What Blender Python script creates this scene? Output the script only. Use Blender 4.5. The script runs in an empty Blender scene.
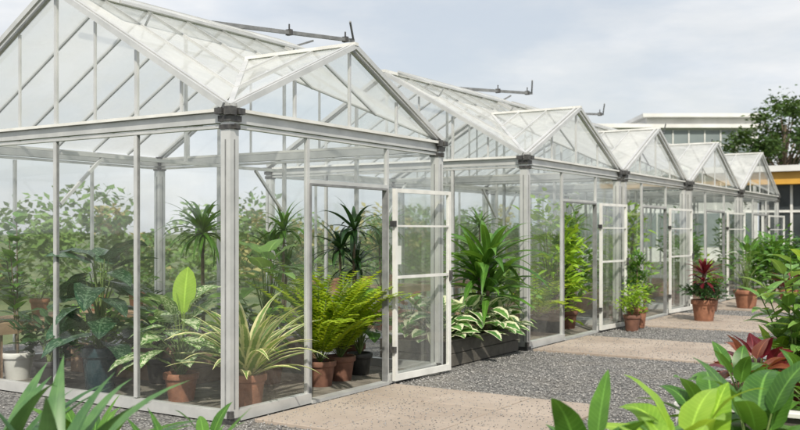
import bpy, math, random
import numpy as np
from mathutils import Vector, Matrix
rnd = random.Random(11)
U = rnd.uniform
sin, cos, pi = math.sin, math.cos, math.pi
scene = bpy.context.scene

# ------------------------------------------------------------------ mesh builder
class MB:
    def __init__(s):
        s.v=[]; s.f=[]; s.uv=[]; s.sh=[]; s.m=[]
    def add(s, verts, faces, mi=0, uv=None, sh=0.5):
        b=len(s.v)
        s.v.extend(verts)
        s.uv.extend(uv if uv else [(0.5,0.5)]*len(verts))
        s.sh.extend([sh]*len(verts))
        for f in faces:
            s.f.append(tuple(b+i for i in f)); s.m.append(mi)
    def build(s, name, mats, loc=(0,0,0), rot=0, parent=None, smooth=False):
        me=bpy.data.meshes.new(name)
        me.from_pydata([tuple(p) for p in s.v],[],s.f)
        for m in mats: me.materials.append(m)
        me.polygons.foreach_set('material_index', s.m)
        if smooth: me.polygons.foreach_set('use_smooth',[True]*len(s.f))
        uvl=me.uv_layers.new(name='UVMap')
        idx=np.zeros(len(me.loops),dtype=np.int32); me.loops.foreach_get('vertex_index',idx)
        uvl.data.foreach_set('uv', np.array(s.uv,dtype=np.float32)[idx].ravel())
        at=me.attributes.new('shade','FLOAT','POINT'); at.data.foreach_set('value', s.sh)
        me.update()
        o=bpy.data.objects.new(name,me); scene.collection.objects.link(o)
        o.location=loc; o.rotation_euler=(0,0,rot)
        if parent: o.parent=parent
        return o

def empty(name, loc=(0,0,0), rot=0):
    o=bpy.data.objects.new(name,None); scene.collection.objects.link(o)
    o.location=loc; o.rotation_euler=(0,0,rot); o.empty_display_size=.3
    return o

BOXF=[(0,3,2,1),(4,5,6,7),(0,1,5,4),(1,2,6,5),(2,3,7,6),(3,0,4,7)]
def box(mb,x0,x1,y0,y1,z0,z1,mi=0,sh=.5,ch=0):
    if ch:
        v=[(x0,y0,z0),(x1,y0,z0),(x1,y1,z0),(x0,y1,z0),(x0,y0,z1-ch),(x1,y0,z1-ch),(x1,y1,z1-ch),(x0,y1,z1-ch),
           (x0+ch,y0+ch,z1),(x1-ch,y0+ch,z1),(x1-ch,y1-ch,z1),(x0+ch,y1-ch,z1)]
        f=[(0,3,2,1),(0,1,5,4),(1,2,6,5),(2,3,7,6),(3,0,4,7),(4,5,9,8),(5,6,10,9),(6,7,11,10),(7,4,8,11),(8,9,10,11)]
        mb.add(v,f,mi,sh=sh); return
    mb.add([(x0,y0,z0),(x1,y0,z0),(x1,y1,z0),(x0,y1,z0),(x0,y0,z1),(x1,y0,z1),(x1,y1,z1),(x0,y1,z1)],BOXF,mi,sh=sh)

def bar(mb,p0,p1,w,h,mi=0,up=(0,0,1)):
    p0=Vector(p0);p1=Vector(p1);d=(p1-p0).normalized()
    up=Vector(up)
    if abs(d.dot(up))>.98: up=Vector((0,1,0))
    s=d.cross(up).normalized(); u=s.cross(d).normalized()
    w=w/2+U(0,.0016); h=h/2+U(0,.0016)
    q=[]
    for p in (p0,p1):
        for a,b in ((-1,-1),(1,-1),(1,1),(-1,1)): q.append(tuple(p+s*w*a+u*h*b))
    mb.add(q,BOXF,mi,sh=U(.3,.7))

def tube(mb,pts,r0,r1,mi=1,n=6):
    pts=[Vector(p) for p in pts]; k=len(pts); vs=[];fs=[]
    for i,p in enumerate(pts):
        d=(pts[min(i+1,k-1)]-pts[max(i-1,0)]).normalized()
        a=Vector((1,0,0)) if abs(d.x)<.8 else Vector((0,1,0))
        s=d.cross(a).normalized();t=d.cross(s)
        r=r0+(r1-r0)*i/(k-1)
        for j in range(n):
            an=2*pi*j/n; vs.append(tuple(p+s*cos(an)*r+t*sin(an)*r))
    for i in range(k-1):
        for j in range(n):
            fs.append((i*n+j,i*n+(j+1)%n,(i+1)*n+(j+1)%n,(i+1)*n+j))
    mb.add(vs,fs,mi,sh=U(.3,.7))

def lathe(mb,prof,mi,n=28,c=(0,0)):
    vs=[];fs=[]
    for r,z in prof:
        for j in range(n):
            a=2*pi*j/n; vs.append((c[0]+r*cos(a),c[1]+r*sin(a),z))
    for i in range(len(prof)-1):
        for j in range(n):
            fs.append((i*n+j,i*n+(j+1)%n,(i+1)*n+(j+1)%n,(i+1)*n+j))
    mb.add(vs,fs,mi)

def pot(mb,r,h,mi=2,soil=3,c=(0,0)):
    lathe(mb,[(0.01,0.0),(r*.70,0),(r*.72,.01),(r*.9,h*.76),(r*.91,h*.78),(r*1.0,h*.79),(r*1.02,h*.81),(r*1.03,h*.98),(r*1.0,h),(r*.92,h),(r*.9,h*.97),(r*.89,h*.88)],mi,c=c)
    lathe(mb,[(0.001,h*.93),(r*.5,h*.92),(r*.9,h*.885)],soil,c=c)

def P_ovate(v): return max(.02, sin(pi*min(1,v**.62))**.8)
def P_lance(v): return max(.02, sin(pi*min(1,v**.75)))
def P_strap(v): return max(.02, min(1,.45+v*3)*(1-v**2.6))
def P_heart(v): return max(.02, min(1,(v+.12)*5)**.6*(1-v**1.7)**.75)
def P_spat(v): return max(.03, sin(pi*min(1,v**1.0))**.6)

def leaf(mb,base,az,el,L,W,droop=.8,prof=P_ovate,mi=0,n=6,fold=.15,roll=0.,twist=0.,sh=None,wave=0.):
    x,y,z=base; e=el; seg=L/n; vs=[];uv=[];fs=[]
    if sh is None: sh=U(0,1)
    ph=U(0,6)
    for i in range(n+1):
        v=i/n; ce,se,ca,sa=cos(e),sin(e),cos(az),sin(az)
        dx,dy,dz=ca*ce,sa*ce,se
        sx,sy,sz=-sa,ca,0.
        nx,ny,nz=dy*sz-dz*sy, dz*sx-dx*sz, dx*sy-dy*sx
        cr,sr=cos(roll),sin(roll)
        sx,sy,sz,nx,ny,nz = sx*cr+nx*sr, sy*cr+ny*sr, sz*cr+nz*sr, nx*cr-sx*sr, ny*cr-sy*sr, nz*cr-sz*sr
        w=W/2*prof(v); f1=fold*w+wave*w*sin(v*17+ph); f2=fold*w+wave*w*sin(v*15+ph+2)
        vs+=[(x+sx*w+nx*f1,y+sy*w+ny*f1,z+sz*w+nz*f1),(x,y,z),(x-sx*w+nx*f2,y-sy*w+ny*f2,z-sz*w+nz*f2)]
        uv+=[(0,v),(.5,v),(1,v)]
        if i<n:
            b=i*3; fs+=[(b,b+1,b+4,b+3),(b+1,b+2,b+5,b+4)]
        x+=dx*seg;y+=dy*seg;z+=dz*seg; e-=droop/n*(0.5+v); az+=twist/n
    mb.add(vs,fs,mi,uv,sh)
    return (x,y,z)

# ------------------------------------------------------------------ materials
def newmat(name):
    m=bpy.data.materials.new(name); m.use_nodes=True
    nt=m.node_tree; nt.nodes.clear()
    return m,nt,nt.nodes,nt.links
def N(nodes,t,**kw):
    n=nodes.new(t)
    for k,v in kw.items(): setattr(n,k,v)
    return n
def math_(nt,op,a,b=None,c=None,clamp=False):
    n=nt.nodes.new('ShaderNodeMath'); n.operation=op; n.use_clamp=clamp
    for i,x in enumerate((a,b,c)):
        if x is None: continue
        if isinstance(x,(int,float)): n.inputs[i].default_value=x
        else: nt.links.new(x,n.inputs[i])
    return n.outputs[0]
def mix_(nt,f,a,b):
    n=nt.nodes.new('ShaderNodeMix'); n.data_type='RGBA'
    ins=[n.inputs[0],n.inputs[6],n.inputs[7]]
    for i,x in zip(ins,(f,a,b)):
        if isinstance(x,(int,float)): i.default_value=x
        elif isinstance(x,tuple): i.default_value=(x[0],x[1],x[2],1)
        else: nt.links.new(x,i)
    return n.outputs[2]
def sstep(nt,x,a,b):
    n=nt.nodes.new('ShaderNodeMapRange'); n.interpolation_type='SMOOTHSTEP'
    nt.links.new(x,n.inputs[0]); n.inputs[1].default_value=a; n.inputs[2].default_value=b
    return n.outputs[0]
def noise_(nt,scale,detail=4,rough=.55,vec=None,dist=0):
    n=nt.nodes.new('ShaderNodeTexNoise'); n.inputs['Scale'].default_value=scale
    n.inputs['Detail'].default_value=detail; n.inputs['Roughness'].default_value=rough; n.inputs['Distortion'].default_value=dist
    if vec is None:
        tc=nt.nodes.new('ShaderNodeTexCoord'); vec=tc.outputs['Object']
    nt.links.new(vec,n.inputs['Vector'])
    return n.outputs[0]

def leafmat(name,c1,c2,kind='plain',c3=(.6,.6,.35),rough=.4,trans=.28,vein=1.,thr=.47):
    m,nt,nd,lk=newmat(name)
    at=N(nd,'ShaderNodeAttribute',attribute_name='shade')
    if vein>0 or kind!='plain':
        uv=N(nd,'ShaderNodeUVMap'); sp=N(nd,'ShaderNodeSeparateXYZ'); lk.new(uv.outputs[0],sp.inputs[0])
        a=math_(nt,'MULTIPLY',math_(nt,'ABSOLUTE',math_(nt,'SUBTRACT',sp.outputs[0],.5)),2.)
        v=sp.outputs[1]
        ns=noise_(nt,14,1)
        t=math_(nt,'ADD',math_(nt,'MULTIPLY',at.outputs['Fac'],.75),math_(nt,'MULTIPLY',math_(nt,'SUBTRACT',ns,.5),.9),clamp=True)
    else: t=at.outputs['Fac']
    col=mix_(nt,t,c1,c2)
    if vein>0:
        vn=math_(nt,'SINE',math_(nt,'MULTIPLY',math_(nt,'SUBTRACT',v,math_(nt,'MULTIPLY',a,.12)),95.))
        vn=sstep(nt,vn,.75,1.)
        mid=sstep(nt,a,.12,.02)
        vm=math_(nt,'ADD',math_(nt,'MULTIPLY',vn,.18*vein),math_(nt,'MULTIPLY',mid,.55*vein),clamp=True)
        lt=tuple(min(1,x*1.7+.03) for x in c2)
        col=mix_(nt,vm,col,lt)
    if kind=='edge':
        k=sstep(nt,math_(nt,'ADD',a,math_(nt,'MULTIPLY',math_(nt,'SUBTRACT',noise_(nt,30,2),.5),.7)),.48,.62)
        col=mix_(nt,k,col,c3)
    if kind=='spot':
        w=N(nd,'ShaderNodeCombineXYZ'); lk.new(math_(nt,'MULTIPLY',a,4.),w.inputs[0]); lk.new(math_(nt,'MULTIPLY',v,12.),w.inputs[1]); lk.new(math_(nt,'MULTIPLY',at.outputs['Fac'],19.),w.inputs[2])
        k=sstep(nt,math_(nt,'SUBTRACT',noise_(nt,1.1,3,vec=w.outputs[0]),math_(nt,'MULTIPLY',a,.12)),thr,thr+.09)
        col=mix_(nt,k,col,c3)
    b=N(nd,'ShaderNodeBsdfPrincipled'); lk.new(col,b.inputs['Base Color']); b.inputs['Roughness'].default_value=rough
    b.inputs['IOR'].default_value=1.42
    tr=N(nd,'ShaderNodeBsdfTranslucent')
    tc=mix_(nt,.5,col,tuple(min(1,x*1.6) for x in (c2[0]*1.3,c2[1],c2[2]*.6)))
    lk.new(tc,tr.inputs[0])
    mx=N(nd,'ShaderNodeMixShader'); mx.inputs[0].default_value=trans
    lk.new(b.outputs[0],mx.inputs[1]); lk.new(tr.outputs[0],mx.inputs[2])
    o=N(nd,'ShaderNodeOutputMaterial'); lk.new(mx.outputs[0],o.inputs[0])
    return m

def solid(name,c1,c2,scale=6,rough=.6,metal=0,bump=0.,bscale=40,attr=0.,detail=4):
    m,nt,nd,lk=newmat(name)
    t=sstep(nt,noise_(nt,scale,detail),.3,.7)
    if attr:
        at=N(nd,'ShaderNodeAttribute',attribute_name='shade')
        t=math_(nt,'ADD',math_(nt,'MULTIPLY',t,1-attr),math_(nt,'MULTIPLY',at.outputs['Fac'],attr),clamp=True)
    col=mix_(nt,t,c1,c2)
    b=N(nd,'ShaderNodeBsdfPrincipled'); lk.new(col,b.inputs['Base Color'])
    b.inputs['Metallic'].default_value=metal
    r=math_(nt,'ADD',math_(nt,'MULTIPLY',noise_(nt,scale*2.3,1),.25),rough-.12,clamp=True); lk.new(r,b.inputs['Roughness'])
    if bump:
        bp=N(nd,'ShaderNodeBump'); bp.inputs['Strength'].default_value=bump; bp.inputs['Distance'].default_value=.02
        lk.new(noise_(nt,bscale,4),bp.inputs['Height']); lk.new(bp.outputs[0],b.inputs['Normal'])
    o=N(nd,'ShaderNodeOutputMaterial'); lk.new(b.outputs[0],o.inputs[0])
    return m

def glassmat(name,haze0,haze1,tint=(.95,.98,.97),refl=.75,base=.045,warp=.05):
    m,nt,nd,lk=newmat(name)
    lw=N(nd,'ShaderNodeLayerWeight'); lw.inputs[0].default_value=.5
    bp=N(nd,'ShaderNodeBump'); bp.inputs['Strength'].default_value=warp; bp.inputs['Distance'].default_value=.05
    lk.new(noise_(nt,1.6,0),bp.inputs['Height'])
    f=math_(nt,'ADD',math_(nt,'MULTIPLY',math_(nt,'POWER',lw.outputs['Facing'],4.),refl),base,clamp=True)
    tr=N(nd,'ShaderNodeBsdfTransparent'); tr.inputs[0].default_value=(*tint,1)
    gl=N(nd,'ShaderNodeBsdfGlossy'); gl.inputs['Roughness'].default_value=.03; lk.new(bp.outputs[0],gl.inputs['Normal'])
    gl.inputs[0].default_value=(.97,.97,.97,1)
    m1=N(nd,'ShaderNodeMixShader'); lk.new(f,m1.inputs[0]); lk.new(tr.outputs[0],m1.inputs[1]); lk.new(gl.outputs[0],m1.inputs[2])
    df=N(nd,'ShaderNodeBsdfDiffuse'); df.inputs[0].default_value=(.85,.86,.86,1)
    tl=N(nd,'ShaderNodeBsdfTranslucent'); tl.inputs[0].default_value=(.88,.88,.86,1)
    md=N(nd,'ShaderNodeMixShader'); md.inputs[0].default_value=.5; lk.new(df.outputs[0],md.inputs[1]); lk.new(tl.outputs[0],md.inputs[2])
    tc=N(nd,'ShaderNodeTexCoord'); mp=N(nd,'ShaderNodeMapping'); mp.inputs['Scale'].default_value=(1,1,.35); lk.new(tc.outputs['Object'],mp.inputs[0])
    h=sstep(nt,noise_(nt,2.6,2,.6,vec=mp.outputs[0]),.35,.75)
    at=N(nd,'ShaderNodeAttribute',attribute_name='shade')
    h=math_(nt,'ADD',math_(nt,'MULTIPLY',h,haze1-haze0),math_(nt,'MULTIPLY_ADD',at.outputs['Fac'],haze0*.8,haze0*.6),clamp=True)
    m2=N(nd,'ShaderNodeMixShader'); lk.new(h,m2.inputs[0]); lk.new(m1.outputs[0],m2.inputs[1]); lk.new(md.outputs[0],m2.inputs[2])
    o=N(nd,'ShaderNodeOutputMaterial'); lk.new(m2.outputs[0],o.inputs[0])
    return m

M_frame=solid('aluminium_frame',(.45,.46,.46),(.62,.625,.62),scale=3.5,rough=.36,metal=.35,attr=.3)
M_white=solid('white_painted_metal',(.56,.56,.54),(.70,.70,.68),scale=4,rough=.42)
M_dark=solid('dark_bracket',(.03,.03,.032),(.08,.078,.075),scale=20,rough=.5)
M_gasket=solid('grey_gasket',(.14,.145,.15),(.22,.225,.23),scale=9,rough=.6)
M_glass=glassmat('wall_glass',.015,.055,tint=(.97,.985,.98),base=.075,warp=.06)
M_roof=glassmat('roof_panel',.40,.64,tint=(.96,.98,.98),refl=.6,base=.05)
M_paper=solid('paper_notice',(.75,.75,.72),(.82,.82,.8),rough=.7)
M_terra=solid('terracotta',(.20,.085,.05),(.32,.145,.085),scale=9,rough=.8,bump=.15)
M_terra2=solid('dark_terracotta',(.12,.055,.037),(.19,.09,.06),scale=9,rough=.75,bump=.1)
M_teal=solid('glazed_dark_teal',(.012,.035,.045),(.03,.06,.07),scale=5,rough=.25)
M_potw=solid('white_glazed',(.6,.6,.57),(.7,.7,.68),scale=5,rough=.35)
M_potb=solid('black_plastic_pot',(.018,.018,.018),(.035,.033,.03),scale=8,rough=.5)
M_soil=solid('potting_soil',(.02,.013,.009),(.08,.05,.033),scale=40,rough=.95,bump=.8,bscale=90)
M_stem=solid('green_stem',(.08,.13,.03),(.15,.21,.06),scale=12,rough=.6)
M_wood=solid('woody_stem',(.08,.06,.04),(.18,.135,.095),scale=22,rough=.85,bump=.5)
M_timber=solid('weathered_timber',(.20,.125,.08),(.36,.25,.165),scale=5,rough=.8,bump=.3,attr=.4)
M_dwood=solid('dark_planter_timber',(.06,.055,.047),(.12,.11,.095),scale=7,rough=.75,bump=.3,attr=.4)
M_floor=solid('greenhouse_floor',(.11,.10,.085),(.22,.20,.17),scale=5,rough=.9,bump=.4,bscale=60)
M_slab=solid('path_paving',(.27,.22,.18),(.39,.33,.28),scale=1.3,rough=.85,bump=.03,bscale=40,attr=.35,detail=8)

L_dark=leafmat('leaf_dark',(.014,.042,.015),(.045,.11,.03),rough=.3,trans=.2)
L_spot=leafmat('leaf_dieffenbachia',(.06,.16,.035),(.14,.29,.06),'spot',(.66,.72,.48),rough=.36,thr=.42,trans=.32)
L_silver=leafmat('leaf_alocasia',(.012,.045,.022),(.035,.09,.04),'spot',(.11,.18,.11),rough=.26,trans=.15)
L_mid=leafmat('leaf_mid',(.038,.115,.018),(.12,.27,.035),rough=.38)
L_lime=leafmat('leaf_lime',(.17,.34,.03),(.34,.52,.06),rough=.4,trans=.38)
L_fern=leafmat('leaf_fern',(.18,.33,.02),(.42,.56,.045),rough=.5,trans=.42,vein=.4)
L_pale=leafmat('leaf_pale',(.11,.25,.05),(.25,.42,.10),rough=.42,trans=.32)
L_cream=leafmat('leaf_variegated_cream',(.12,.23,.05),(.25,.37,.11),'edge',(.78,.73,.40),rough=.45,trans=.3,vein=.3)
L_hosta=leafmat('leaf_hosta',(.05,.17,.04),(.13,.28,.06),'edge',(.76,.78,.54),rough=.45)
L_red=leafmat('leaf_cordyline_red',(.07,.008,.014),(.17,.02,.03),rough=.35,trans=.25)
L_bronze=leafmat('leaf_bronze',(.13,.035,.022),(.28,.10,.045),rough=.4)
L_blue=leafmat('leaf_bluegreen',(.045,.12,.045),(.12,.24,.08),rough=.4,trans=.22,vein=.3)
L_hedge=leafmat('leaf_hedge',(.05,.12,.025),(.20,.32,.08),rough=.6,vein=0,trans=.3)
L_hedge2=leafmat('leaf_hedge_warm',(.20,.20,.07),(.40,.37,.16),rough=.6,vein=0,trans=.3)
L_tree=leafmat('leaf_tree',(.018,.05,.012),(.075,.135,.03),rough=.55,vein=0)
L_yel=leafmat('leaf_yellow',(.35,.33,.03),(.5,.42,.05),rough=.5,vein=0)

# ------------------------------------------------------------------ plants
def rosette(mb,c,n,L,W,el0=.2,el1=1.4,droop=1.2,prof=P_strap,mi=0,fold=.25,nseg=8,wave=0,tw=.3):
    for i in range(n):
        t=(i+.5)/n
        az=i*2.39996+U(-.25,.25); el=el1+(el0-el1)*t+U(-.12,.12)
        l=L*U(.75,1.08)*(1-.25*abs(t-.45))
        leaf(mb,(c[0]+cos(az)*.01,c[1]+sin(az)*.01,c[2]-t*.03),az,el,l,W*U(.8,1.1),droop*U(.6,1.4),prof,mi,nseg,fold,U(-.25,.25),U(-tw,tw),None,wave)

def broad(mb,c,n,hmin,hmax,rad,LL,WW,mi=0,prof=P_ovate,el=.35,droop=.9,stem=1,wave=.06,sr=.006,nseg=7):
    for i in range(n):
        t=(i+.5)/n; az=i*2.39996+U(-.3,.3)
        h=hmax+(hmin-hmax)*t+U(-.04,.04); r=rad*(.15+.85*t**.7)*U(.7,1.1)
        tip=(c[0]+cos(az)*r,c[1]+sin(az)*r,c[2]+h)
        mid=(c[0]+cos(az)*r*.35,c[1]+sin(az)*r*.35,c[2]+h*.6)
        tube(mb,[(c[0],c[1],c[2]-.02),mid,tip],sr*1.3,sr*.6,stem,5)
        leaf(mb,tip,az+U(-.4,.4),el*(1-t*.6)+U(-.15,.25)+(0.6 if t<.2 else 0),LL*U(.75,1.1),WW*U(.8,1.1),droop*U(.6,1.3),prof,mi,nseg,U(.05,.25),U(-.3,.3),U(-.3,.3),None,wave)

def fern(mb,c,n,L,mi=0,pl=.13,el0=.35,el1=1.35,droop=1.4,np_=20,pw=1.5):
    for i in range(n):
        t=(i+.5)/n; az=i*2.39996+U(-.3,.3); e=el1+(el0-el1)*t+U(-.1,.1)
        l=L*U(.75,1.05); seg=l/np_; x,y,z=c; dr=droop*U(.7,1.3); pts=[(x,y,z)]; sh=U(.1,1); tw=U(-.4,.4)
        for k in range(np_):
            v=k/np_
            x+=cos(az)*cos(e)*seg;y+=sin(az)*cos(e)*seg;z+=sin(e)*seg
            e-=dr/np_*(.4+1.2*v); az+=tw/np_; pts.append((x,y,z))
            if v>.1:
                w=pl*(sin(pi*min(1,(v*.92+.04)**.8))**.7)+.01
                for s in (-1,1):
                    leaf(mb,(x,y,z),az+s*1.15,e*.45+U(-.05,.15),w*U(.85,1.1),seg*pw,.5,P_lance,mi,2,.1,0,0,min(1,max(0,sh+U(-.2,.2))))
        tube(mb,pts[::3],.004,.0015,1,4)

def bush(mb,c,rx,ry,rz,n,s,mi=0,clumps=14,tight=.33,asp=.5,drop=.5,twig=True,mi2=None):
    cs=[]
    for i in range(clumps):
        a=U(0,2*pi); zz=U(-.7,1); r=math.sqrt(max(0,1-zz*zz*.8))*U(.45,.85)
        cs.append((c[0]+rx*r*cos(a),c[1]+ry*r*sin(a),c[2]+rz*zz*.8,U(0,1)))
    if twig:
        for q in cs: tube(mb,[(c[0],c[1],c[2]-rz),((c[0]*.6+q[0]*.4),(c[1]*.6+q[1]*.4),c[2]-rz*.3),q[:3]],.012*rz+.002,.003,1,4)
    for i in range(n):
        q=cs[i%clumps]
        dx,dy,dz=rnd.gauss(0,1),rnd.gauss(0,1),rnd.gauss(0,1)
        p=(q[0]+dx*rx*tight*.6,q[1]+dy*ry*tight*.6,q[2]+dz*rz*tight*.6)
        az=math.atan2(p[1]-c[1],p[0]-c[0])+U(-1,1)
        m=mi if (mi2 is None or U(0,1)<.75) else mi2
        leaf(mb,p,az,U(-.4,.9),s*U(.6,1.25),s*asp*U(.7,1.2),drop,P_lance,m,3,.2,U(-.6,.6),0,min(1,max(0,q[3]*.6+U(0,.5))))

def mkplant(name,loc,fn,leafm,potr=.16,poth=.28,potm=None,stem=None,extra=None,z=0):
    mb=MB()
    if potr: pot(mb,potr,poth)
    fn(mb)
    mats=[leafm,stem or M_stem,potm or M_terra,M_soil]+(extra or [])
    return mb.build(name,mats,loc=(loc[0],loc[1],z),rot=0,smooth=True)

# ---- greenhouse 1 interior
def f(mb):
    rosette(mb,(0,0,.28),50,1.0,.10,.5,1.45,1.2,P_strap,0,.22,9)
mkplant('potted_variegated_spider_plant',(.62,.36),f,L_cream,.175,.31)
def f(mb):
    broad(mb,(0,0,.24),32,.14,.66,.32,.40,.22,0,P_ovate,.1,.9)
    for a,h,l in ((.3,.8,.46),(2.2,.6,.36)):
        tube(mb,[(0,0,.24),(.02,.0,.5),(.03,0,.24+h*.75)],.008,.006,1)
        leaf(mb,(.03,0,.24+h*.72),a,1.45,l,.25,.25,P_spat,4,8,.15,0,0,.9)
mkplant('potted_dieffenbachia',(.52,1.1),f,L_spot,.165,.27,extra=[L_lime])
def f(mb): broad(mb,(0,0,.42),30,.08,.98,.30,.46,.36,0,P_heart,-.3,.8,sr=.009)
mkplant('potted_alocasia',(.42,2.12),f,L_silver,.19,.46,M_teal)
def f(mb):
    for k in range(3):
        a=U(0,6); top=(.15*cos(a),.15*sin(a),1.75-.2*k)
        tube(mb,[(0,0,.25),(.06*cos(a),.06*sin(a),.9),top],.012,.004,1)
        for i in range(17):
            t=.3+.7*i/16; p=(.06*cos(a)*2*t,.06*sin(a)*2*t,.25+(top[2]-.25)*t)
            leaf(mb,p,i*2.4,U(.1,.8),.24,.13,.8,P_ovate,0,4,.2)
mkplant('potted_fig_sapling',(.5,3.55),f,L_mid,.17,.3,M_potw,M_wood)
def f(mb): fern(mb,(0,0,.35),20,1.1,0,.16,.4,1.4,1.2,24)
mkplant('potted_cycad',(1.7,2.45),f,L_dark,.2,.35,M_terra2)
def f(mb):
    tube(mb,[(0,0,.2),(.02,.03,.9),(0,.02,1.6)],.025,.018,1,8)
    rosette(mb,(0,.02,1.6),56,.68,.06,-.4,1.35,1.4)
mkplant('potted_dracaena',(2.4,2.65),f,L_mid,.18,.3,M_terra2,M_wood)
def f(mb): broad(mb,(0,0,.3),24,.3,1.12,.34,.38,.32,0,P_heart,.0,.8,sr=.008)
mkplant('potted_fiddle_leaf_plant',(1.75,1.1),f,L_pale,.2,.32,M_terra2)
def f(mb):
    fern(mb,(0,0,.24),36,1.14,0,.12,.8,1.5,.9,26,2.0)
mkplant('potted_fern',(1.9,.5),f,L_fern,.16,.27,M_terra2)
mkplant('potted_fern',(2.32,.55),f,L_fern,.16,.27,M_terra2)
def f(mb):
    for a in range(3):
        x,y=.12*cos(a*2.1),.12*sin(a*2.1); h=1.2+.22*a
        tube(mb,[(0,0,.2),(x*.8,y*.8,.8),(x,y,h)],.02,.014,1,7)
        rosette(mb,(x,y,h),26,.5,.065,-.4,1.4,1.3)
mkplant('potted_dracaena',(2.75,1.75),f,L_mid,.18,.3,M_terra2,M_wood)
mkplant('potted_dracaena',(3.05,.95),f,L_dark,.18,.3,M_terra2,M_wood)
def f(mb): bush(mb,(0,0,.5),.28,.28,.3,200,.15,0,12,.5,.5)
mkplant('potted_shrub',(1.3,.95),f,L_mid,.16,.28)
mkplant('potted_shrub',(1.0,2.9),f,L_pale,.16,.26)
mkplant('potted_shrub',(.45,2.95),f,L_dark,.16,.26,M_potb)
def f(mb): broad(mb,(0,0,.25),20,.15,.6,.28,.34,.22,0,P_ovate,.0,1)
mkplant('potted_peace_lily',(1.15,2.05),f,L_pale,.16,.28,M_potb)
mkplant('potted_peace_lily',(2.75,.6),f,L_mid,.14,.25,M_potb)

# ---- planter between greenhouse 1 and 2
mb=MB()
x0,x1,y0,y1=3.68,5.62,.02,.95
for k in range(2):
    z0=.012+k*.15; z1=z0+.14
    box(mb,x0,x1,y0,y0+.04,z0,z1,0,U(0,1),.006); box(mb,x0,x1,y1-.04,y1,z0,z1,0,U(0,1),.006)
    box(mb,x0+.001,x0+.039,y0+.041,y1-.041,z0,z1,0,U(0,1)); box(mb,x1-.039,x1-.001,y0+.041,y1-.041,z0,z1,0,U(0,1))
box(mb,x0-.015,x1+.015,y0-.02,y0+.06,.305,.325,0,.8,.004)
mb.add([(x0+.04,y0+.04,.27),(x1-.04,y0+.04,.27),(x1-.04,y1-.04,.27),(x0+.04,y1-.04,.27)],[(0,1,2,3)],1)
mb.build('timber_planter',[M_dwood,M_soil])
def f(mb): broad(mb,(0,0,0),32,.05,.38,.3,.3,.23,0,P_ovate,.1,1.0,sr=.005)
for x,y in ((3.98,.25),(4.42,.18),(4.88,.15),(5.3,.2),(4.2,.65)):
    mkplant('hosta',(x,y),f,L_hosta,0,0,z=.28)
def f(mb):
    for k in range(3):
        a=k*2.1; x,y=.07*cos(a),.07*sin(a); h=.6+.2*k
        tube(mb,[(0,0,-.02),(x,y,h*.5),(x,y,h)],.028,.02,1,8)
        rosette(mb,(x,y,h),28,.98,.115,-.1,1.25,1.2,P_lance,0,.25,9)
mkplant('dracaena_palm',(4.85,.12),f,L_mid,0,0,stem=M_wood,z=.22)
def f(mb): broad(mb,(0,0,0),16,.1,.5,.25,.22,.12,0,P_ovate,.3,1)
mkplant('bronze_foliage_plant',(4.05,.75),f,L_bronze,0,0,z=.26)

# ---- greenhouse 2 to 5 interior plants
def tall(mb): bush(mb,(0,0,1.1),.38,.38,.85,480,.2,0,20,.4,.4)
def low(mb): bush(mb,(0,0,.62),.36,.36,.42,300,.16,0,14,.45,.45)
def cane(mb):
    for a in range(3):
        x,y=.1*cos(a*2.1),.1*sin(a*2.1); h=1.1+.3*a
        tube(mb,[(0,0,.2),(x*.8,y*.8,.8),(x,y,h)],.02,.014,1,7)
        rosette(mb,(x,y,h),24,.5,.06,-.4,1.4,1.3)
def fr(mb): fern(mb,(0,0,.26),24,1.0,0,.13,.5,1.45,1.15,16,1.9)
for (x,y,fn,lm,nm) in [
 (6.5,.7,low,L_pale,'potted_shrub'),(7.5,.6,fr,L_fern,'potted_fern'),(8.0,.55,tall,L_lime,'potted_bamboo'),
 (8.7,.6,tall,L_pale,'potted_bamboo'),(7.6,1.7,cane,L_mid,'potted_dracaena'),
 (6.9,3.0,cane,L_mid,'potted_dracaena'),
 (10.9,.6,low,L_mid,'potted_shrub'),(11.4,.5,tall,L_lime,'potted_bamboo'),(12.1,.55,low,L_pale,'potted_shrub'),(11.8,1.8,cane,L_mid,'potted_dracaena'),
 (15.2,.6,tall,L_mid,'potted_bamboo'),(16.2,.55,low,L_lime,'potted_shrub'),(16.0,2,cane,L_mid,'potted_dracaena'),
 (19.8,.6,tall,L_mid,'potted_bamboo'),(20.8,.6,low,L_lime,'potted_shrub')]:
    mkplant(nm,(x,y),fn,lm,.18,.3,M_terra2 if rnd.random()<.6 else M_potb,M_wood if fn in (tall,cane) else M_stem)

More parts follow.
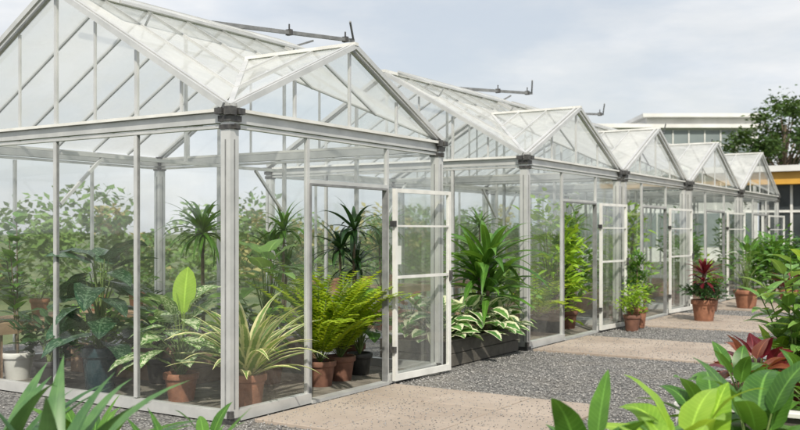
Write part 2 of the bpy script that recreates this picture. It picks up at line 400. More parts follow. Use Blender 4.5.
# ---- outside pots along the row
def f(mb):
    tube(mb,[(0,0,.2),(0,0,1.15)],.014,.01,1,6)
    for i in range(1300):
        t=i/1300; a=t*2*pi*3.2; r=.2*(1-t*.75)
        p=(r*cos(a)+rnd.gauss(0,.04),r*sin(a)+rnd.gauss(0,.04),.38+.85*t+rnd.gauss(0,.04))
        leaf(mb,p,a+U(-1,1),U(-.2,1),.065,.035,.3,P_lance,0,2,.2)
mkplant('potted_spiral_topiary',(9.5,-.32),f,L_mid,.17,.34,M_terra,M_wood)
def f(mb): bush(mb,(0,0,.5),.24,.24,.24,420,.085,0,14,.55,.45)
mkplant('potted_box_shrub',(8.95,-.42),f,L_lime,.14,.26,M_terra2)
mkplant('potted_box_shrub',(13.5,-.5),f,L_mid,.17,.3,M_terra2)
def f(mb):
    bush(mb,(0,0,.5),.32,.32,.14,360,.13,4,14,.5,.4)
    tube(mb,[(0,0,.3),(.01,0,.85)],.02,.014,1,7)
    rosette(mb,(0.01,0,.72),18,.42,.07,-.3,.8,1.1,P_lance)
    rosette(mb,(0.01,0,.86),24,.46,.075,.1,1.45,1.0,P_lance)
mkplant('potted_red_cordyline',(11.1,-1.0),f,L_red,.22,.4,M_terra,M_wood,[L_dark])
def f(mb): broad(mb,(0,0,.35),34,.2,.95,.42,.33,.13,0,P_lance,.5,1.0)
mkplant('potted_banana_plant',(14.4,-1.0),f,L_mid,.25,.4,M_terra)
def f(mb): bush(mb,(0,0,.8),.6,.6,.65,700,.2,0,22,.4,.45)
for x,y,lm in ((17.2,-1.0,L_mid),(18.5,-1.7,L_dark),(19.3,-.7,L_mid),(20.5,-2.2,L_bronze),(21.5,-1.2,L_dark),(23,-2,L_mid),(24.5,-.8,L_dark),(24.5,-3.2,L_mid)):
    mkplant('garden_shrub',(x,y),f,lm,0,0)
mkplant('potted_red_cordyline',(16.2,-1.5),lambda mb: rosette(mb,(0,0,.35),30,.6,.07,.1,1.45,1.0,P_lance),L_red,.2,.34,M_terra)

# ---- raised planter in the foreground right with its plants
mb=MB()
X0,X1,Y0,Y1,H=.2,4.4,-4.9,-3.70,.48
for (a,b,c,d) in ((X0,X1,Y1-.05,Y1),(X0,X1,Y0,Y0+.05)): box(mb,a,b,c,d,.005,H,2,.5)
for (a,b) in ((X0+.002,X0+.05),(X1-.05,X1-.002)): box(mb,a,b,Y0+.051,Y1-.051,.005,H-.002,2,.5)
for (a,b,c,d) in ((X0-.03,X1+.03,Y1-.07,Y1+.03),(X0-.03,X1+.03,Y0-.03,Y0+.07),(X0-.03,X0+.07,Y0+.071,Y1-.071),(X1-.07,X1+.03,Y0+.071,Y1-.071)):
    box(mb,a,b,c,d,H+.001,H+.03,0,.5,.006)
for (x,y) in ((X0,Y1),(X0,Y0),(X1,Y1),(X1,Y0)): box(mb,x-.02,x+.02,y-.02,y+.02,0,H,0)
mb.add([(X0+.05,Y0+.05,H-.06),(X1-.05,Y0+.05,H-.06),(X1-.05,Y1-.05,H-.06),(X0+.05,Y1-.05,H-.06)],[(0,1,2,3)],1)
mb.build('raised_planter',[M_white,M_soil,M_dwood])
def f(mb): broad(mb,(0,0,0),24,.03,.28,.26,.24,.12,0,P_ovate,.5,1.1)
for x,y,lm,nm in ((.65,-4.4,L_mid,'broadleaf_plant'),(1.3,-4.4,L_red,'red_foliage_plant'),(.95,-4.0,L_bronze,'bronze_foliage_plant'),(1.45,-3.94,L_red,'red_foliage_plant'),(2.0,-3.97,L_lime,'lime_foliage_plant'),(2.5,-4.0,L_mid,'broadleaf_plant'),(3.1,-4.0,L_bronze,'bronze_foliage_plant'),(3.8,-4.1,L_mid,'broadleaf_plant'),(.5,-4.0,L_mid,'broadleaf_plant'),(1.9,-4.5,L_yel,'yellow_foliage_plant')):
    mkplant(nm,(x,y),f,lm,0,0,z=.42)
def f(mb):
    for k in range(10):
        a=U(0,6.28); q=U(.3,1); hx,hy,h=.42*cos(a)*q,.42*sin(a)*q,U(.65,1.0)
        tube(mb,[(hx*.2,hy*.2,0),(hx*.5,hy*.5,h*.5),(hx,hy,h)],.009,.004,1,5)
        for i in range(14):
            t=.2+.8*i/14
            leaf(mb,(hx*t,hy*t,h*t),i*2.4+k,U(.0,.9),.24,.1,.9,P_ovate,0,5,.25)
mkplant('tall_leafy_plant',(1.95,-4.12),f,L_pale,0,0,z=.45)
mkplant('tall_leafy_plant',(2.9,-4.25),f,L_lime,0,0,z=.45)
def f(mb):
    broad(mb,(0,0,0),30,.16,.60,.34,.46,.19,0,P_ovate,.45,1.2,sr=.009,nseg=10)
mkplant('broadleaf_plant',(-1.15,-4.12),f,L_lime,0,0)
mkplant('broadleaf_plant',(-.45,-4.3),f,L_mid,0,0)
def f(mb): broad(mb,(0,0,0),26,.14,.58,.3,.4,.15,0,P_ovate,.5,1.1,sr=.009,nseg=10)
mkplant('broadleaf_plant',(-1.65,-3.8),f,L_mid,0,0)
mkplant('broadleaf_plant',(-1.9,-4.35),f,L_lime,0,0)
mkplant('broadleaf_plant',(-.2,-3.98),f,L_mid,0,0)
# foreground left
def f(mb): rosette(mb,(0,0,.12),30,1.05,.13,.35,1.4,.9,P_lance,0,.3,10,tw=.2)
mkplant('agave_plant',(-3.0,-1.6),f,L_blue,0,0)
mkplant('agave_plant',(-2.75,-.8),f,L_blue,0,0)
def f(mb): rosette(mb,(0,0,.05),28,.78,.1,.35,1.4,.9,P_lance,0,.3,10,tw=.2)
mkplant('agave_plant',(-2.5,-1.95),f,L_mid,0,0)
mkplant('agave_plant',(-2.0,-.7),f,L_mid,0,0)
def f(mb): broad(mb,(0,0,0),16,.12,.36,.2,.26,.1,0,P_ovate,.5,1.0)
mkplant('garden_foliage_plant',(-1.65,-1.35),f,L_mid,0,0)

# ------------------------------------------------------------------ greenhouses
def greenhouse(gx,W,D=4.5,He=2.62,Hf=3.40,Hm=3.92,d0=1.06,d1=2.36,notice=False):
    root=empty('greenhouse',(gx,0,0))
    F=MB(); G=MB(); R=MB(); K=MB(); Wm=MB()
    cp=.105
    for (x,y) in ((0,0),(W,0),(0,D),(W,D)):
        box(F,x-cp/2,x+cp/2,y-cp/2,y+cp/2,.0,He,0,U(.3,.7))
        box(K,x-.006,x+.006,y-cp/2-.003,y-cp/2+.002,.12,He-.25,1)
        box(K,x-cp/2-.003,x-cp/2+.002,y-.006,y+.006,.12,He-.25,1)
    def hbeam(z,h,w,mb=F,off=0):
        bar(mb,(cp/2,-off,z),(W-cp/2,-off,z),w,h); bar(mb,(cp/2,D+off,z),(W-cp/2,D+off,z),w,h)
        bar(mb,(-off,cp/2,z),(-off,D-cp/2,z),w,h); bar(mb,(W+off,cp/2,z),(W+off,D-cp/2,z),w,h)
    for (a,b) in ((cp/2,d0),(d1,W-cp/2)): bar(F,(a,0,.055),(b,0,.055),.08,.09)
    bar(F,(d0,0,.018),(d1,0,.018),.1,.03)
    bar(F,(cp/2,D,.06),(W-cp/2,D,.06),.08,.1)
    for x in (0,W): bar(F,(x,cp/2,.055),(x,D-cp/2,.055),.08,.09)
    hbeam(He-.065,.085,.08)
    hbeam(He-.135,.026,.05)
    hbeam(He-.005,.026,.12,Wm,.02)
    def vpost(x,y,z0,z1,w=.034): box(F,x-w/2,x+w/2,y-w/2,y+w/2,z0,z1,0,U(.3,.7))
    ny=4; ys=[D*i/ny for i in range(1,ny)]
    for y in ys:
        for x in (0,W):
            vpost(x,y,.11,He-.15,.04)
            if x==0:
                for s in (-1,1): box(K,x-.012,x+.012,y+s*.0215-.0035,y+s*.0215+.0035,.115,He-.155,1)
    for x in (W*.33,W*.66): vpost(x,D,.11,He-.16)
    dz=2.05
    vpost(d0-.022,0,.1,He-.15,.038); vpost(d1+.022,0,.1,He-.15,.038)
    bar(F,(d0,0,dz+.02),(d1,0,dz+.02),.045,.034)
    for x in (d0+.004,d1-.004): box(K,x-.011,x+.011,-.03,.03,.035,dz,1)
    box(K,d0+.016,d1-.016,-.029,.029,dz-.018,dz+.0,1)
    sm=(Hm-He)/(D/2); sf=(Hf-He)/(W/2)
    for i in range(1,8):
        y=D*i/8; zt=He+sm*min(y,D-y)
        for x in (0,W): vpost(x,y,He+.012,zt-.03,.022 if i%2 else .032)
    for i in range(1,4):
        x=W*i/4; zt=He+sf*min(x,W-x); vpost(x,0,He+.012,zt-.03,.026)
    bar(F,(.05,D/2,He-.25),(W-.05,D/2,He-.25),.035,.035)
    bar(F,(.05,D/2,He-.75),(.55,D/2,He-.27),.028,.028); bar(F,(W-.05,D/2,He-.75),(W-.55,D/2,He-.27),.028,.028)
    bar(F,(W/2,D/2,He-.23),(W/2,D/2,Hm-.05),.028,.028)
    def pane(pts):
        n=(Vector(pts[1])-Vector(pts[0])).cross(Vector(pts[2])-Vector(pts[0])).normalized()
        a,b=U(-.004,.004),U(-.004,.004)
        o=[a,b,-a,-b][:len(pts)]
        G.add([tuple(Vector(p)+n*o[i]) for i,p in enumerate(pts)],[tuple(range(len(pts)))],0,sh=U(0,1))
    yy=[0]+ys+[D]
    for x in (0,W):
        for a,b in zip(yy[:-1],yy[1:]): pane([(x,a+.02,.1),(x,b-.02,.1),(x,b-.02,He-.1),(x,a+.02,He-.1)])
        for i in range(8):
            a,b=D*i/8,D*(i+1)/8
            za,zb=He+sm*min(a,D-a),He+sm*min(b,D-b)
            G.add([(x,a,He),(x,b,He),(x,b,zb-.01),(x,a,za-.01)],[(0,1,2,3)],0,sh=U(0,1))
    xb=[0,W*.33,W*.66,W]
    for a,b in zip(xb[:-1],xb[1:]): pane([(a+.02,D,.1),(b-.02,D,.1),(b-.02,D,He-.1),(a+.02,D,He-.1)])
    pane([(.04,0,.1),(d0-.04,0,.1),(d0-.04,0,He-.1),(.04,0,He-.1)])
    pane([(d0,0,dz+.04),(d1,0,dz+.04),(d1,0,He-.1),(d0,0,He-.1)])
    pane([(d1+.04,0,.1),(W-.04,0,.1),(W-.04,0,He-.1),(d1+.04,0,He-.1)])
    for i in range(4):
        a,b=W*i/4,W*(i+1)/4
        G.add([(a,0,He),(b,0,He),(b,0,He+sf*min(b,W-b)-.01),(a,0,He+sf*min(a,W-a)-.01)],[(0,1,2,3)],0,sh=U(0,1))
    yv=(Hf-He)/sm; oh=.07; ov=.08; t=.03
    def Z(x,y,front): return He+t+(sf*min(x,W-x) if front else sm*min(y,D-y))
    def rp(pts,front):
        R.add([(x,y,Z(min(max(x,0),W),min(max(y,0),D),front)) for x,y in pts],[tuple(range(len(pts)))],0,sh=U(0,1))
    h=W/2
    nb=3
    ysr=[-oh]+[yv*i/nb for i in range(0,nb+1)]
    for a,b in zip(ysr[:-1],ysr[1:]):
        xa=max(0,a)/yv*h; xb_=max(0,b)/yv*h
        last=b>=yv-1e-6
        rp([(xa,a),(h,a),(h,b),(xb_,b)] if not last else [(xa,a),(h,a),(h,b)],True)
        rp([(W-xa,a),(W-xb_,b),(h,b),(h,a)] if not last else [(W-xa,a),(h,b),(h,a)],True)
    nr=3
    xs=[h*i/nr for i in range(nr+1)]
    for a,b in zip(xs[:-1],xs[1:]):
        a0=a if a>0 else -ov
        rp([(a0,max(0,a)/h*yv),(b,b/h*yv),(b,D/2),(a0,D/2)],False)
        rp([(W-a0,max(0,a)/h*yv),(W-a0,D/2),(W-b,D/2),(W-b,b/h*yv)],False)
    xe=[-ov]+[W*i/6 for i in range(1,6)]+[W+ov]
    for a,b in zip(xe[:-1],xe[1:]): rp([(a,D/2),(b,D/2),(b,D),(a,D)],False)
    def rb(x0,y0,x1,y1,front,w=.022,hh=.032,dz_=.0):
        bar(F,(x0,y0,Z(min(max(x0,0),W),y0 if y0>0 else 0,front)+dz_),(x1,y1,Z(min(max(x1,0),W),y1 if y1>0 else 0,front)+dz_),w,hh)
    for x in (-ov,0,W,W+ov):
        w=.042 if x in (0,W) else .028
        rb(x,0,x,D/2,False,w,.05); rb(x,D/2,x,D,False,w,.05)
    for i in range(1,nr+1):
        for x in (xs[i],W-xs[i]):
            if i==nr and x!=xs[i]: continue
            rb(x,min(xs[i],h)/h*yv,x,D/2,False)
    for i in range(1,6): rb(W*i/6,D/2,W*i/6,D,False)
    for y in (-oh,0):
        w=.042 if y==0 else .028
        rb(0,y,h,y,True,w,.05); rb(h,y,W,y,True,w,.05)
    for i in range(1,nb):
        y=yv*i/nb; xa=y/yv*h; rb(xa,y,h,y,True); rb(W-xa,y,h,y,True)
    bar(F,(0,0,He+t+.004),(h,yv,Hf+t+.004),.045,.022); bar(F,(W,0,He+t+.004),(h,yv,Hf+t+.004),.045,.022)
    bar(Wm,(h,-oh-.02,Hf+t+.02),(h,yv,Hf+t+.02),.055,.03)
    bar(Wm,(-ov-.02,D/2,Hm+t+.025),(W+ov+.02,D/2,Hm+t+.025),.07,.04)
    for x in (0,W): bar(F,(x,-oh,He+.02),(x,0,He+.02),.05,.04)
    vy=D/2-.62; zl=Z(0,vy,False)+.2
    V=MB()
    a,b=.25,W-.15
    bar(V,(a,D/2-.04,Hm+.09),(b,D/2-.04,Hm+.09),.025,.025)
    bar(V,(a,vy,zl),(b,vy,zl),.03,.025)
    for x in (a,(a+b)/2,b): bar(V,(x,D/2-.05,Hm+.09),(x,vy,zl),.025,.025)
    V.add([(a,D/2-.05,Hm+.095),(b,D/2-.05,Hm+.095),(b,vy,zl+.005),(a,vy,zl+.005)],[(0,1,2,3)],1,sh=.5)
    for x in (a+.4,b-.4): bar(V,(x,vy,zl),(x,vy+.1,Z(0,vy+.1,False)),.014,.014)
    p0=(W*.62,D/2+.02,Hm+.1); p1=(W+1.55,D/2+.02,Hm+.38)
    bar(V,p0,p1,.04,.045,3); bar(V,(W*.1,D/2+.25,Hm+.14),(W*1.15,D/2+.25,Hm+.14),.03,.03,3)
    bar(V,(W+.05,D/2,Hm+.02),(W+.62,D/2+.02,Hm+.22),.022,.022,3)
    for q in (.5,.93):
        x=p0[0]+(p1[0]-p0[0])*q; z=p0[2]+(p1[2]-p0[2])*q
        box(V,x-.025,x+.025,D/2-.02,D/2+.06,z-.035,z+.04,2)
        bar(V,(x,D/2+.02,z+.03),(x,D/2+.02,z+.11),.014,.014,2)
    bar(V,(p1[0],D/2+.02,p1[2]),(p1[0]-.28,D/2-.12,p1[2]+.2),.024,.024,3)
    V.build('roof_vent',[M_frame,M_roof,M_dark,M_gasket],parent=root)
    for (x,y) in ((0,0),(W,0),(0,D),(W,D)):
        c=cp/2
        box(K,x-c-.018,x+c+.018,y-c-.018,y+c+.018,He-.10,He-.05,0)
        box(K,x-c-.010,x+c+.010,y-c-.010,y+c+.010,He-.165,He-.125,0)
        box(K,x-c-.045,x-c+.03,y-c-.045,y-c+.03,He-.05,He+.02,0)
        box(K,x+c-.05,x+c+.03,y-c-.048,y-c+.02,He-.04,He+.012,0)
        box(K,x-c-.048,x-c+.02,y+c-.05,y+c+.03,He-.04,He+.012,0)
        box(K,x-.018,x+.018,y-c-.035,y-c-.01,He-.16,He-.12,0)
        box(K,x-c-.01,x+c+.01,y-c-.01,y+c+.01,.005,.045,0)
        box(K,x-c-.02,x-c+.02,y-c-.025,y-c+.02,.05,.11,0)
    F.build('frame',[M_frame],parent=root)
    Wm.build('gutter_and_ridge',[M_white],parent=root)
    K.build('brackets',[M_dark,M_gasket],parent=root)
    G.build('wall_glazing',[M_glass],parent=root)
    R.build('roof_glazing',[M_roof],parent=root)
    Dm=MB(); lw=W-d1-.04; lh=dz-.03; fr=.042
    box(Dm,0,fr,-.02,.02,0,lh,0); box(Dm,lw-fr,lw,-.02,.02,0,lh,0)
    for c,d in ((0,fr*1.6),(lh-fr,lh),(lh*.53,lh*.53+.03),(lh*.8,lh*.8+.02)): box(Dm,fr+.0005,lw-fr-.0005,-.018,.018,c,d,0)
    Dm.add([(fr,0,.05),(lw-fr,0,.05),(lw-fr,0,lh-.03),(fr,0,lh-.03)],[(0,1,2,3)],1,sh=.4)
    box(Dm,lw-.04,lw-.018,-.055,-.02,lh*.5,lh*.5+.12,2); box(Dm,-.03,.01,-.03,.03,.3,.36,2); box(Dm,-.03,.01,-.03,.03,lh-.4,lh-.34,2)
    Dm.build('door_leaf',[M_white,M_glass,M_dark],loc=(d1+.05,-.075,.035),rot=math.radians(-5),parent=root)
    if notice:
        nb_=MB(); box(nb_,d1+.14,d1+.30,-.008,-.004,1.25,1.45,0); nb_.build('notice',[M_paper],parent=root)
    fl=MB(); fl.add([(.03,.03,.008),(W-.03,.03,.008),(W-.03,D-.03,.008),(.03,D-.03,.008)],[(0,1,2,3)]); fl.build('floor',[M_floor],parent=root)
    bn=MB()
    for i in range(5): box(bn,.2,W-.2,D-.95+i*.16,D-.95+i*.16+.145,.6,.625,0,U(0,1),.004)
    for x in (.3,W/2,W-.3):
        for y in (D-.9,D-.25): box(bn,x-.03,x+.03,y-.03,y+.03,.01,.599,0,.4)
    box(bn,.2,W-.2,D-.975,D-.955,.5,.62,0,.6)
    for k in range(2): box(bn,1.15,W-.15,1.62,1.66,.012+k*.17,.175+k*.17,0,U(0,1),.004)
    for k in range(2): box(bn,1.15,1.19,1.661,D-1.,.012+k*.17,.175+k*.17,0,U(0,1),.004)
    bn.build('staging_bench',[M_timber],parent=root)
    pb=MB()
    x=.4
    while x<W-.3:
        k=len(pb.v)
        c=(x,D-.55); pot(pb,.11,.2,2,3,c)
        for q in range(k,len(pb.v)): v=pb.v[q]; pb.v[q]=(v[0],v[1],v[2]+.625)
        if rnd.random()<.5: bush(pb,(x,D-.55,.95),.18,.18,.18,70,.11,0,8,.5,.5,mi2=4)
        else: broad(pb,(x,D-.55,.82),11,.06,.3,.16,.2,.11,4,P_ovate,.4,1)
        x+=U(.55,.95)
    pb.build('bench_plants',[L_mid,M_stem,M_terra,M_soil,L_pale],parent=root,smooth=True)
    return root
greenhouse(0,3.43,notice=True)
greenhouse(5.8,3.62,Hf=3.44,d0=1.28,d1=2.6)
greenhouse(9.72,3.6,Hf=3.48,d0=1.0,d1=2.4)
greenhouse(13.75,4.2,Hf=3.56,d0=1.3,d1=2.9)
greenhouse(18.3,4.5,Hf=3.66,d0=1.4,d1=3.0)

# ------------------------------------------------------------------ ground
m,nt,nd,lk=newmat('grass_ground')
t=sstep(nt,noise_(nt,.6,8),.35,.7)
c=mix_(nt,t,(.05,.09,.025),(.15,.17,.07))
b=N(nd,'ShaderNodeBsdfPrincipled'); lk.new(c,b.inputs['Base Color']); b.inputs['Roughness'].default_value=.9
bp=N(nd,'ShaderNodeBump'); bp.inputs['Strength'].default_value=.6; lk.new(noise_(nt,30,5),bp.inputs['Height']); lk.new(bp.outputs[0],b.inputs['Normal'])
o=N(nd,'ShaderNodeOutputMaterial'); lk.new(b.outputs[0],o.inputs[0]); M_grass=m
mb=MB(); mb.add([(-500,-500,-.012),(600,-500,-.012),(600,500,-.012),(-500,500,-.012)],[(0,1,2,3)]); mb.build('ground',[M_grass])

m,nt,nd,lk=newmat('grey_gravel')
tc=N(nd,'ShaderNodeTexCoord')
vo=N(nd,'ShaderNodeTexVoronoi'); vo.inputs['Scale'].default_value=42; lk.new(tc.outputs['Object'],vo.inputs['Vector'])
sp=N(nd,'ShaderNodeSeparateColor'); lk.new(vo.outputs['Color'],sp.inputs[0])
c=mix_(nt,sp.outputs[0],(.08,.08,.082),(.31,.305,.295))
c=mix_(nt,math_(nt,'MULTIPLY',sstep(nt,vo.outputs['Distance'],.35,.75),.75),c,(.03,.03,.03))
c=mix_(nt,math_(nt,'MULTIPLY',sstep(nt,noise_(nt,1.1,5),.45,.7),.4),c,(.24,.22,.19))
b=N(nd,'ShaderNodeBsdfPrincipled'); lk.new(c,b.inputs['Base Color']); b.inputs['Roughness'].default_value=.85
bp=N(nd,'ShaderNodeBump'); bp.inputs['Strength'].default_value=1; bp.inputs['Distance'].default_value=.01; bp.invert=True
lk.new(vo.outputs['Distance'],bp.inputs['Height']); lk.new(bp.outputs[0],b.inputs['Normal'])
o=N(nd,'ShaderNodeOutputMaterial'); lk.new(b.outputs[0],o.inputs[0]); M_gravel=m
mb=MB()
nx,ny=90,50; vs=[];fs=[]
for j in range(ny+1):
    for i in range(nx+1):
        x=-9+i*38/nx; y=-7+j*13.5/ny
        vs.append((x,y,-.004+ (.008*sin(x*2.1+y*1.3)*sin(y*1.7-x*.6) if y<-.3 else 0)*.5))
for j in range(ny):
    for i in range(nx): a=j*(nx+1)+i; fs.append((a,a+1,a+nx+2,a+nx+1))
mb.add(vs,fs); mb.build('gravel_yard',[M_gravel])

pads=[(.15,2.35,-2.45,-.13,3,3),(5.75,7.75,-3.0,-.13,3,4),(9.75,12.5,-3.1,-.13,3,4),(13.9,17.2,-3.2,-.13,4,4),(18.4,23,-3.4,-.13,5,4)]
mb=MB()
for (a,b_,c_,d_,nx,ny) in pads:
    for i in range(nx):
        for j in range(ny):
            w=(b_-a)/nx; h=(d_-c_)/ny
            z=.024+U(-.002,.002)
            box(mb,a+i*w+.006,a+(i+1)*w-.006,c_+j*h+.006,c_+(j+1)*h-.006,-.01,z,0,U(0,1),.005)
mb.build('paving_path',[M_slab])

npr=np.random.RandomState(4)
def inpad(x,y):
    r=np.zeros(len(x),bool)
    for (a,b_,c_,d_,_,_) in pads: r|=(x>a)&(x<b_)&(y>c_)&(y<d_)
    return r
n=46000
X=-3.5+ (npr.rand(n)**1.4)*18; Y=npr.uniform(-4.2,.0,n)
far=(npr.rand(n)<.15); Y=np.where(far&(X<0),npr.uniform(0,4,n),Y)
keep=~inpad(X,Y)&((Y<-.08)|(X<-.1))&~((X>.1)&(X<4.45)&(Y<-3.66))
edge=np.zeros(n,bool)
for (a,b_,c_,d_,_,_) in pads: edge|=inpad(X,Y)&(((X-a)<.06)|((b_-X)<.06))&(npr.rand(n)<.2)
stray=inpad(X,Y)&(npr.rand(n)<.003); keep|=stray|edge
X=X[keep];Y=Y[keep];n=len(X)
zst=np.where(inpad(X,Y),.027,.004)
s=npr.uniform(.005,.0145,n)*np.where(inpad(X,Y),.6,1)
base=np.array([(1,0,0),(0,1,0),(-1,0,0),(0,-1,0),(.2,.1,.75),(-.1,0,-.7)])
V=base[None]*s[:,None,None]*npr.uniform(.6,1.35,(n,6,1))
an=npr.uniform(0,6.28,n); ca,sa=np.cos(an)[:,None],np.sin(an)[:,None]
vx=V[:,:,0]*ca-V[:,:,1]*sa+X[:,None]; vy=V[:,:,0]*sa+V[:,:,1]*ca+Y[:,None]; vz=V[:,:,2]+zst[:,None]
vv=np.stack([vx,vy,vz],-1).reshape(-1,3)
ft=np.array([(0,1,4),(1,2,4),(2,3,4),(3,0,4),(1,0,5),(2,1,5),(3,2,5),(0,3,5)])
ff=(ft[None]+(np.arange(n)*6)[:,None,None]).reshape(-1,3)
me=bpy.data.meshes.new('gravel_stones')
me.vertices.add(len(vv)); me.vertices.foreach_set('co',vv.ravel())
me.loops.add(len(ff)*3); me.loops.foreach_set('vertex_index',ff.ravel().astype(np.int32))
me.polygons.add(len(ff)); me.polygons.foreach_set('loop_start',np.arange(0,len(ff)*3,3,dtype=np.int32))
at=me.attributes.new('shade','FLOAT','POINT'); at.data.foreach_set('value',np.repeat(npr.rand(n),6).astype(np.float32))
me.update(calc_edges=True); me.validate()
me.materials.append(solid('gravel_stone',(.10,.10,.103),(.40,.39,.38),scale=3,rough=.85,attr=.85,detail=1))
o=bpy.data.objects.new('gravel_stones',me); scene.collection.objects.link(o)

# ------------------------------------------------------------------ hedges and background
def hedge(name,x0,x1,y0,y1,h,n,s,mats,share=.65):
    mb=MB()
    K=max(4,int(max(x1-x0,y1-y0)/1.2))
    cl=[]
    for i in range(K*5):
        x,y=U(x0,x1),U(y0,y1); hh=h*U(.6,1)
        cl.append((x,y,hh*U(.15,.9),U(.35,.75)*h/2.6,U(0,1)))
    for i in range(n):
        q=cl[i%len(cl)]
        d=Vector((rnd.gauss(0,1),rnd.gauss(0,1),rnd.gauss(0,1))).normalized()*q[3]*U(.7,1.1)
        p=(q[0]+d.x,q[1]+d.y,max(.03,q[2]+d.z))
        leaf(mb,p,U(0,6.28),U(-.6,.9),s*U(.6,1.3),s*.6*U(.7,1.2),.5,P_lance,0 if q[4]<share else 1,2,.2,U(-1,1),0,min(1,q[4]*.5+U(0,.55)))
    return mb.build(name,mats)
hedge('hedge',2,40,12.5,15.5,2.6,22000,.25,[L_hedge,L_hedge2],.86)
hedge('reflection_foliage',-30,40,-30,-26,3.6,3500,.9,[L_hedge,L_hedge2])  # unseen leaf clumps, added so the glass has greenery to reflect
hedge('reflection_foliage',-32,-28,-18,30,3.4,3000,.9,[L_hedge,L_hedge2])  # second out-of-view leaf mass, added for reflections in the side glazing
hedge('hedge',24.5,27,-8,-3,1.5,3000,.2,[L_tree,L_hedge])

def tree(name,loc,h,cr):
    mb=MB()
    tube(mb,[(0,0,0),(.08,.03,h*.3),(0,.1,h*.62),(.1,0,h*.85)],.17,.05,1,9)
    cl=[]
    for i in range(34):
        a=i*2.4; t=U(.42,.98); r=cr*U(.3,1)*max(0,sin(pi*min(1,(t-.3)/.76)))**.6
        e=(r*cos(a),r*sin(a),h*t)
        tube(mb,[(0,.05,h*(t*.62)),(e[0]*.5,e[1]*.5,h*t*.86),e],.05,.012,1,5)
        cl.append((e,U(.35,.62),U(0,1)))
    for i in range(8500):
        e,r,sh=cl[i%34]; d=Vector((rnd.gauss(0,1),rnd.gauss(0,1),rnd.gauss(0,.8)))*r*.55
        leaf(mb,(e[0]+d.x,e[1]+d.y,e[2]+d.z),U(0,6.28),U(-.5,.8),.2*U(.7,1.3),.11,.4,P_lance,0,2,.2,U(-1,1),0,min(1,sh*.6+U(0,.45)))
    return mb.build(name,[L_tree,M_wood],loc=loc)
tree('broadleaf_tree',(34,1.8,0),6.9,2.5)
tree('broadleaf_tree',(38,-3.5,0),6.2,2.2)

M_bwall=solid('white_render',(.58,.58,.57),(.70,.70,.69),scale=1,rough=.7)
M_win=solid('grey_tinted_window',(.10,.13,.14),(.20,.235,.24),scale=.4,rough=.15)
root=empty('flat_roofed_office_building',(41.2,13.8,0),math.atan2(5.5-13,46.5-41.7))
mb=MB()
Lb=9.9
box(mb,0,Lb,0,8,0,7.35,0); box(mb,4.0,Lb-.01,.02,7.9,7.351,7.65,0)
box(mb,-.3,Lb+.3,-.35,8.3,7.1,7.3,0); box(mb,3.7,Lb+.35,-.4,8.2,7.66,7.85,0)
mb.build('walls_and_roof',[M_bwall],parent=root)
mb=MB()
for z0,z1 in ((.8,2.6),(3.2,4.9),(5.4,7.0)): box(mb,.3,Lb-.3,-.03,.01,z0,z1,0)
box(mb,-.03,.01,.5,7.5,5.4,6.9,0)
mb.build('windows',[M_win],parent=root)
mb=MB()
for i in range(12):
    x=.3+i*(Lb-.6)/11
    for z0,z1 in ((.8,2.6),(3.2,4.9),(5.4,7.0)): box(mb,x-.03,x+.03,-.08,-.031,z0,z1,0)
box(mb,.3,Lb-.3,-.07,-.032,6.17,6.22)
mb.build('mullions',[M_white],parent=root)

root=empty('cafe_pavilion',(28.2,-7,0))
M_or=solid('orange_fascia',(.50,.26,.04),(.62,.35,.05),scale=1,rough=.5)
M_dw=solid('dark_glazing',(.02,.025,.028),(.06,.07,.075),scale=.6,rough=.12)
mb=MB(); box(mb,0,5,0,8.6,0,3.2,0); mb.build('walls',[M_dw],parent=root)
mb=MB(); box(mb,-.8,5.3,-.3,8.9,3.62,3.82,0); mb.build('roof',[M_bwall],parent=root)
mb=MB(); box(mb,-.6,5.2,-.2,8.8,3.2,3.619,0); mb.build('fascia',[M_or],parent=root)
mb=MB()
for i in range(10):
    y=.1+i*.93; box(mb,-.06,-.001,y-.04,y+.04,0,3.19,0)
for z in (.5,2.3): box(mb,-.05,-.002,0,8.6,z-.04,z+.04,0)
for y in (0,4.3,8.6): box(mb,-.7,-.6,y-.05,y+.05,0,3.19,0)
mb.build('window_frames',[M_white],parent=root)

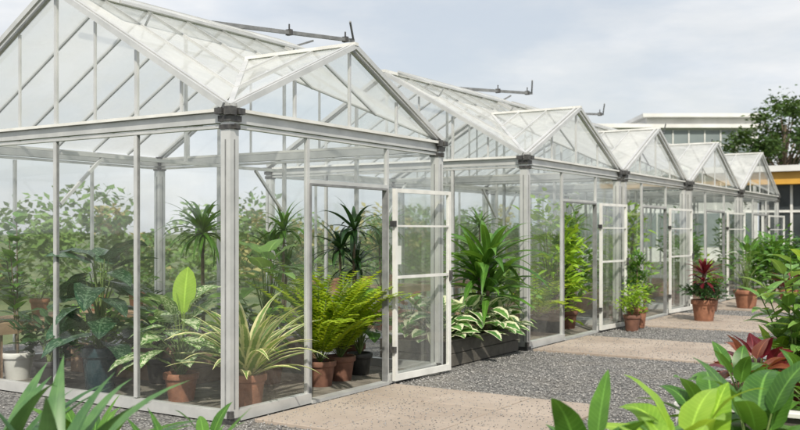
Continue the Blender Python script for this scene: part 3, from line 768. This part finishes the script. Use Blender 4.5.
# ------------------------------------------------------------------ light, world, camera
az=Vector((-1,-.75,0)).normalized(); el=math.radians(45)
sd=Vector((az.x*cos(el),az.y*cos(el),sin(el)))
L=bpy.data.lights.new('sun','SUN'); L.energy=4.9; L.angle=math.radians(1.5); L.color=(1,.93,.80)
so=bpy.data.objects.new('sun',L); scene.collection.objects.link(so); so.rotation_euler=(-sd).to_track_quat('-Z','Y').to_euler()
w=bpy.data.worlds.new('World'); scene.world=w; w.use_nodes=True
nt=w.node_tree; nd=nt.nodes; lk=nt.links; nd.clear()
sk=N(nd,'ShaderNodeTexSky',sky_type='NISHITA'); sk.sun_disc=False; sk.sun_elevation=el; sk.sun_rotation=math.atan2(sd.x,sd.y)
sk.air_density=1.2; sk.dust_density=2.5
tc=N(nd,'ShaderNodeTexCoord'); mp=N(nd,'ShaderNodeMapping'); mp.inputs['Scale'].default_value=(1,1,3.2); mp.inputs['Rotation'].default_value=(0,0,.4); lk.new(tc.outputs['Generated'],mp.inputs[0])
n1=noise_(nt,2.2,8,.55,vec=mp.outputs[0],dist=.4)
n2=noise_(nt,4.5,6,.6,vec=mp.outputs[0])
f1=sstep(nt,n1,.36,.62)
cc=mix_(nt,sstep(nt,n2,.35,.7),(8.0,8.5,9.2),(10.0,10.0,10.0))
fac=math_(nt,'MULTIPLY_ADD',f1,.32,.66)
col=mix_(nt,fac,sk.outputs[0],cc)
bg=N(nd,'ShaderNodeBackground'); bg.inputs[1].default_value=.1; lk.new(col,bg.inputs[0])
o=N(nd,'ShaderNodeOutputWorld'); lk.new(bg.outputs[0],o.inputs[0])

cd=bpy.data.cameras.new('camera'); co=bpy.data.objects.new('camera',cd); scene.collection.objects.link(co)
co.location=(-5.865,-5.439,1.6)
fw=Vector((.8427,.5385,0)); co.rotation_euler=fw.to_track_quat('-Z','Y').to_euler()
cd.lens=42.3; cd.sensor_width=36; cd.shift_y=.021; cd.clip_end=2000; cd.clip_start=.05
cd.dof.use_dof=True; cd.dof.focus_distance=9.0; cd.dof.aperture_fstop=2.2
scene.camera=co
scene.view_settings.view_transform='Standard'; scene.view_settings.look='None'; scene.view_settings.exposure=0
